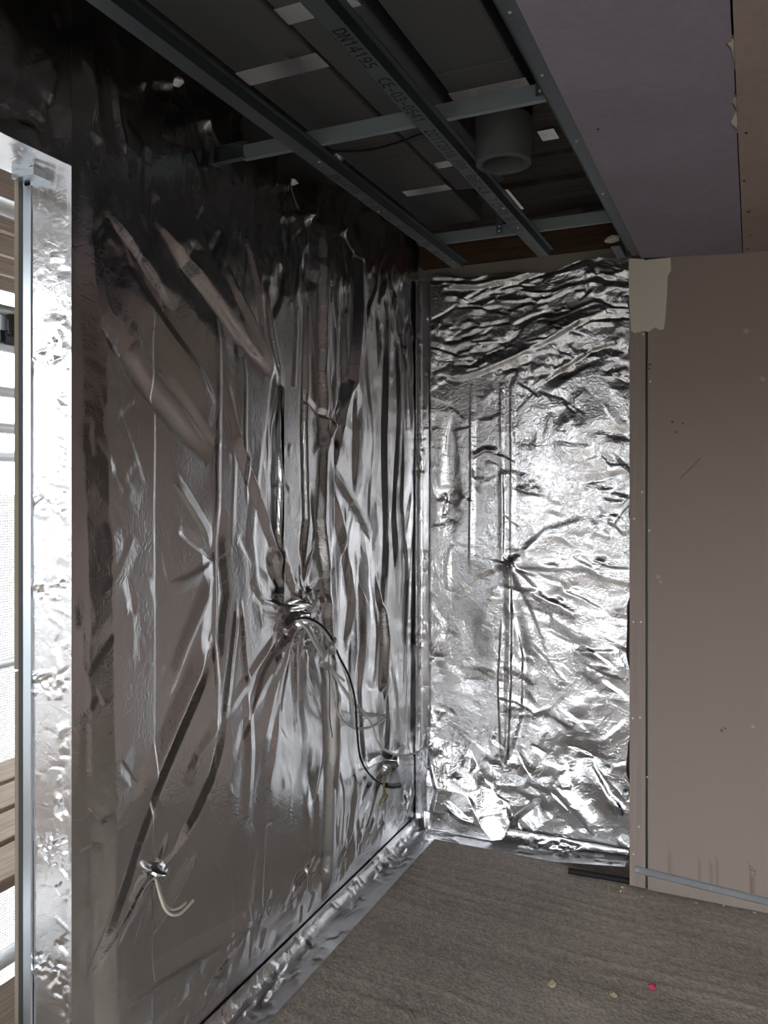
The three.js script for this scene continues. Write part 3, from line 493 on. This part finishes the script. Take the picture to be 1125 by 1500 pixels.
{ // pipe stub
  const p = onZ(738, 240, 2.37), t = thing('pipe_stub', 'thick walled dark grey insulated pipe stub hanging from the ceiling void', 'pipe');
  t.position.set(p[0], 2.668, -2.37);
  const o = 0.084, i = 0.062, h = 0.19, pts = [[i, h], [i, 0.004], [i + 0.004, 0], [o - 0.005, 0], [o, 0.005], [o, h]].map(q => new THREE.Vector2(...q));
  mesh('sleeve', new THREE.LatheGeometry(pts, 56), M.duct, t);
  mesh('foil_collar', new THREE.CylinderGeometry(o + 0.0015, o + 0.0015, 0.035, 56, 1, true).translate(0, 0.15, 0), M.tape, t);
  mesh('pipe_elbow', new THREE.CylinderGeometry(i - 0.001, i - 0.001, 0.02, 40).translate(0, 0.17, 0), M.duct, t);
}
// odds and ends lodged in the void
{
  const tilt = (name, p, sx, sy, sz, rx, ry, rz, mat, label, cat) => { const o = mesh(name, new RoundedBoxGeometry(sx, sy, sz, 1, Math.min(sx, sy, sz) * 0.3), mat); o.position.copy(V(p)); o.rotation.set(rx, ry, rz); return tag(o, label, cat); };
  tilt('foil_offcut', onY(432, 96, HD - 0.02), 0.03, 0.0012, 0.075, 0, 0.1, -0.7, M.tape, 'curled bright tape end hanging off the wide duct', 'foil tape');
  tilt('foil_offcut', onY(657, 273, HD - 0.02), 0.03, 0.0012, 0.06, 0.2, 0.1, -0.7, M.tape, 'curled tape end at the far end of the wide duct', 'foil tape');
  tilt('foil_offcut', onZ(668, 336, 3.58), 0.15, 0.0015, 0.09, 1.1, 0.2, 0.1, M.foil, 'loose crinkled foil scrap on the timber plate above the back wall', 'foil scrap');
  tilt('board_offcut', onZ(668, 349, 3.30), 0.17, 0.012, 0.09, 0.2, 0.1, 0.12, M.woodGrey, 'thin board wedge resting behind the rear cross channel', 'board');
  tilt('insulation_offcut', onZ(873, 317, 3.66), 0.17, 0.05, 0.06, 0, 0, 0.04, M.duct, 'grey insulation block beside the purple board edge', 'insulation');
  tilt('timber_offcut', onZ(812, 320, 3.62), 0.26, 0.05, 0.02, 0.1, 0, 0.06, M.woodGrey, 'pale split timber piece beside the grey insulation block', 'timber');
  tag(mesh('thin_cable', tube([[470, 218], [500, 222], [540, 220], [580, 210], [618, 196], [655, 184]].map(p => onY(...p, HD - 0.014)), 0.0035, 50, 8), M.cableBlack), 'thin black cable sagging below the ducts', 'cable');
}
// small pieces of crumpled foil
function wad(name, at, r, seed, label, mat = M.tape) {
  const g = new THREE.IcosahedronGeometry(r, 4), p = g.attributes.position, q = rng(seed), dirs = []; for (let i = 0; i < 26; i++) dirs.push([new THREE.Vector3(q() - 0.5, q() - 0.5, q() - 0.5).normalize(), 0.55 + 0.5 * q()]);
  const v = new THREE.Vector3(); for (let i = 0; i < p.count; i++) { v.fromBufferAttribute(p, i); const n = v.clone().normalize(); let m = 1.2; for (const [d, k] of dirs) { const c = n.dot(d); if (c > 0.2) m = Math.min(m, k / c); } v.copy(n).multiplyScalar(r * Math.min(1.2, m)); p.setXYZ(i, v.x, v.y, v.z); } g.computeVertexNormals();
  const o = mesh(name, g, mat); o.position.copy(V(at)); return tag(o, label, 'foil scrap');
}
wad('foil_wad', onY(494, 231, HD - 0.005), 0.026, 131, 'small crumpled foil ball at the end of the batten');
wad('foil_wad', onX(262, 118, 0.06), 0.018, 132, 'crumpled foil tuft sticking out under the first channel above the opening');
wad('foil_wad', onX(430, 266, 0.05), 0.018, 133, 'crumpled foil tuft torn beneath the lettered part of the first channel');

wad('plaster_lump', onZ(900, 349, 3.5), 0.03, 134, 'torn pale plaster lump by the corner bracket', M.gypsum).scale.set(1.5, 0.55, 0.8);

// ---------------------------------------------------------------- cables
const wl = (pts) => pts.map(([x, y, d]) => onX(x, y, d));
{
  const t = thing('black_cable', 'black cable looping down the foil to a taped end', 'cable');
  mesh('cable_sheath', tube(wl([[432, 907, 0.03], [448, 905, 0.07], [466, 912, 0.09], [484, 932, 0.1], [497, 962, 0.1], [511, 990, 0.1], [520, 1025, 0.1], [523, 1070, 0.1], [528, 1110, 0.095], [542, 1135, 0.09], [562, 1149, 0.09], [580, 1151, 0.09]]), 0.0042, 140, 10), M.cableBlack, t);
  mesh('cable_end', tube(wl([[565, 1150, 0.09], [574, 1151.5, 0.09], [585, 1150, 0.09]]), 0.0115, 20, 10), M.cableBlack, t);
  mesh('yellow_tape', mergeGeometries([tube(wl([[563, 1143, 0.093], [562, 1153, 0.1], [564, 1162, 0.095], [558, 1172, 0.09], [556, 1180, 0.085]]), 0.0045, 30, 6), tube(wl([[562, 1160, 0.095], [568, 1166, 0.09], [564, 1174, 0.088]]), 0.003, 20, 6)]), M.tapeYellow, t).userData.label = 'green yellow tape scrap';
  const cables = [
    [[[433, 906, 0.03], [446, 908, 0.06], [464, 915, 0.08], [482, 935, 0.09], [497, 964, 0.092], [507, 990, 0.092], [515, 1030, 0.09], [520, 1066, 0.088]], 0.0032, 'grey cable clipped alongside the black cable'],
    [[[434, 908, 0.03], [448, 920, 0.055], [462, 945, 0.07], [476, 968, 0.075], [487, 1000, 0.075], [488, 1022, 0.075], [498, 1050, 0.08], [518, 1066, 0.08], [538, 1066, 0.07], [556, 1058, 0.05], [566, 1048, 0.02]], 0.0036, 'grey cable drooping in the lowest loop to a hole near the corner'],
    [[[436, 908, 0.03], [452, 922, 0.05], [466, 946, 0.066], [480, 970, 0.07], [497, 1000, 0.075], [516, 1028, 0.075], [540, 1046, 0.06], [563, 1047, 0.02]], 0.0034, 'grey cable in the upper loop to a hole near the corner'],
    [[[438, 910, 0.03], [456, 932, 0.06], [474, 966, 0.066], [500, 1004, 0.07], [522, 1032, 0.07], [545, 1062, 0.06], [553, 1086, 0.05], [570, 1102, 0.05], [592, 1107, 0.06], [610, 1102, 0.06], [628, 1090, 0.03]], 0.0030, 'thin grey cable swinging across into the wall corner'],
    [[[470, 958, 0.07], [490, 985, 0.08], [504, 997, 0.085]], 0.0034, 'short cut grey cable end below the foil knot']];
  for (const [p, r, label] of cables) tag(mesh('grey_cable', tube(wl(p), r * 1.5, 90, 8), M.cableGrey), label, 'cable', 'grey cables hanging from the foil');
  tag(mesh('purple_wire', tube(wl([[478, 968, 0.075], [482, 985, 0.08], [483, 1020, 0.08], [483, 1050, 0.075], [487, 1080, 0.07]]), 0.0022, 40, 6), M.cablePurple), 'thin purple wire hanging straight down below the foil knot', 'wire');
  wad('foil_knot', onX(489, 944, 0.10), 0.030, 141, 'foil tape knot wrapped round the black cable').scale.set(0.8, 1.3, 0.8);
  wad('foil_knot', onX(476, 967, 0.08), 0.034, 142, 'foil tape knot bundling the grey cables').scale.set(0.8, 1.3, 0.8);
}
{
  const t = thing('twin_white_cable', 'short pair of white cables curling out low on the foil', 'cable');
  mesh('cable_sheath', tube(wl([[225, 1282, -0.005], [229, 1290, 0.03], [234, 1310, 0.05], [241, 1330, 0.06], [250, 1339, 0.065], [262, 1339, 0.068], [272, 1331, 0.068], [283, 1319, 0.068]]), 0.0042, 70, 10), M.cableWhite, t);
  mesh('cable_sheath', tube(wl([[226, 1282, -0.005], [231, 1290, 0.025], [237, 1312, 0.045], [244, 1327, 0.05], [251, 1332, 0.055], [262, 1330, 0.06], [272, 1322, 0.06]]), 0.0038, 70, 10), M.cableWhite, t);
}
// ---------------------------------------------------------------- floor odds and ends
{
  const a = onY(832, 1275, 0.02), b = onY(925, 1290, 0.02);
  tag(mesh('black_conduit', rod([a[0], 0.013, a[2] + 0.015], [b[0] + 0.06, 0.013, b[2] + 0.01], 0.0125), M.black), 'black plastic conduit end poking out under the foil apron', 'conduit');
  function chip(px, py, r, sq, mat, seed, name, label, group) { const o = wad(name, onY(px, py, 0), r, seed, label, mat); o.position.y = r * sq * 0.7; o.scale.set(1.2, sq, 0.9); o.rotation.y = seed; o.userData.category = 'debris'; if (group) o.userData.group = group; return o; }
  chip(955, 1448, 0.0145, 0.8, M.pink, 151, 'pink_scrap', 'bright pink scrap lying on the concrete floor');
  chip(810, 1444, 0.016, 0.7, M.chip, 152, 'rubble_chip', 'rounded tan rubble chip left of the flatter one on the floor');
  chip(899, 1458, 0.018, 0.4, M.chip, 153, 'rubble_chip', 'flat tan rubble chip between the round chip and the pink scrap');
  const r = rng(160); for (const [x, y] of [[912, 1301], [902, 1296], [940, 1314], [1020, 1324], [1105, 1338], [1060, 1327], [880, 1290], [910, 1306]]) chip(x, y, 0.004 + 0.005 * r(), 0.7, M.chip, 170 + x % 50, 'grit', 'small grit lump on the floor at the foot of the plasterboard', 'grit along the plasterboard foot');
}

// ---------------------------------------------------------------- scaffold outside
{
  const along = [-4.5, 7.5];
  for (const [y, xs, where] of [[2.56, [-0.42, -0.655, -0.89, -1.125, -1.36], 'upper lift'], [0.46, [-0.66, -0.895, -1.13, -1.365], 'lower lift'], [0.1, [-0.28, -0.52], 'inner step']])
    xs.forEach((x, i) => { const g = uvBy(rbox(x - 0.2 + 0.11, x + 0.11, y, y + 0.038, ...along, 0.004, 1), (a, b, Z) => [Z * 0.7 + i * 0.31, (a + b) * 2]); tag(mesh('scaffold_board', g, M.wood), `weathered scaffold board, ${where}, ${['nearest the wall', 'second from the wall', 'third from the wall', 'fourth from the wall', 'outermost'][i]}`, 'scaffold board', 'scaffold boards outside the opening'); });
  const tubes = [[[-0.33, 2.47, -4], [-0.33, 2.47, 7], M.tubeSteel, 'ledger tube under the upper lift by the wall'], [[-1.42, 2.47, -4], [-1.42, 2.47, 7], M.tubeSteel, 'ledger tube under the outer edge of the upper lift'],
    [[-1.45, 2.32, -4], [-1.45, 2.32, 7], M.tubeSteel, 'guard tube just below the upper lift'], [[-1.45, 2.12, -4], [-1.45, 2.12, 7], M.tubeSteel, 'outer ledger tube level with the swivel coupler'], [[-1.45, 1.96, -4], [-1.45, 1.96, 7], M.tubeSteel, 'outer guard tube below the coupler'],
    [[-1.54, 1.84, -4], [-1.54, 1.84, 7], M.tubeSteel, 'single tube beyond the outer guard tube, close to the netting'], [[-1.45, 0.93, -4], [-1.45, 0.93, 7], M.tubeSteel, 'low guard tube in front of the white netting'],
    [[-0.4, 0.36, -4], [-0.4, 0.36, 7], M.tubeSteel, 'ledger tube under the lower lift'], [[-0.2, 2.2, 5.0], [-1.5, 2.2, 2.7], M.tubeSteel, 'diagonal brace tube running to the coupler'],
    [[-0.3, 2.42, 3.0], [-1.6, 2.42, 3.0], M.tubeSteel, 'transom tube crossing below the upper boards']];
  for (const [a, b, m, label] of tubes) tag(mesh('scaffold_tube', rod(a, b, 0.024), m), label, 'scaffold tube');
  const cp = onX(10, 495, -1.45), k = thing('scaffold_coupler', 'dark bolted swivel coupler joining the scaffold tubes', 'coupler'); k.position.copy(V(cp));
  mesh('clamp_body', mergeGeometries([new THREE.CylinderGeometry(0.042, 0.042, 0.07, 20).rotateX(Math.PI / 2), new THREE.CylinderGeometry(0.042, 0.042, 0.07, 20).translate(0.02, 0.06, 0), new THREE.BoxGeometry(0.05, 0.05, 0.11)]), M.coupler, k);
  for (const [x, y] of [[0.05, 0.04], [-0.05, -0.02]]) { const m = mesh('bolt', new THREE.CylinderGeometry(0.008, 0.008, 0.06, 6), M.coupler, k); m.position.set(x, y, 0.03); }
  // debris netting, strand by strand
  const n = thing('debris_netting', 'fine white debris netting hung down the outside of the scaffold', 'netting');
  const parts = []; for (let y = -1; y < 4.2; y += 0.012) parts.push(box(-1.602, -1.6, y, y + 0.0026, -4.5, 7.5)); for (let Z = -4.5; Z < 7.5; Z += 0.012) parts.push(box(-1.602, -1.6, -1, 4.2, Z, Z + 0.0022));
  mesh('net_strands', mergeGeometries(parts), M.net, n).userData.kind = 'stuff';
  structure(mesh('ground', box(-700, 700, -6.2, -6, -700, 700), M.ground), 'grey ground far below outside', 'ground');
}

renderer.render(scene, camera);
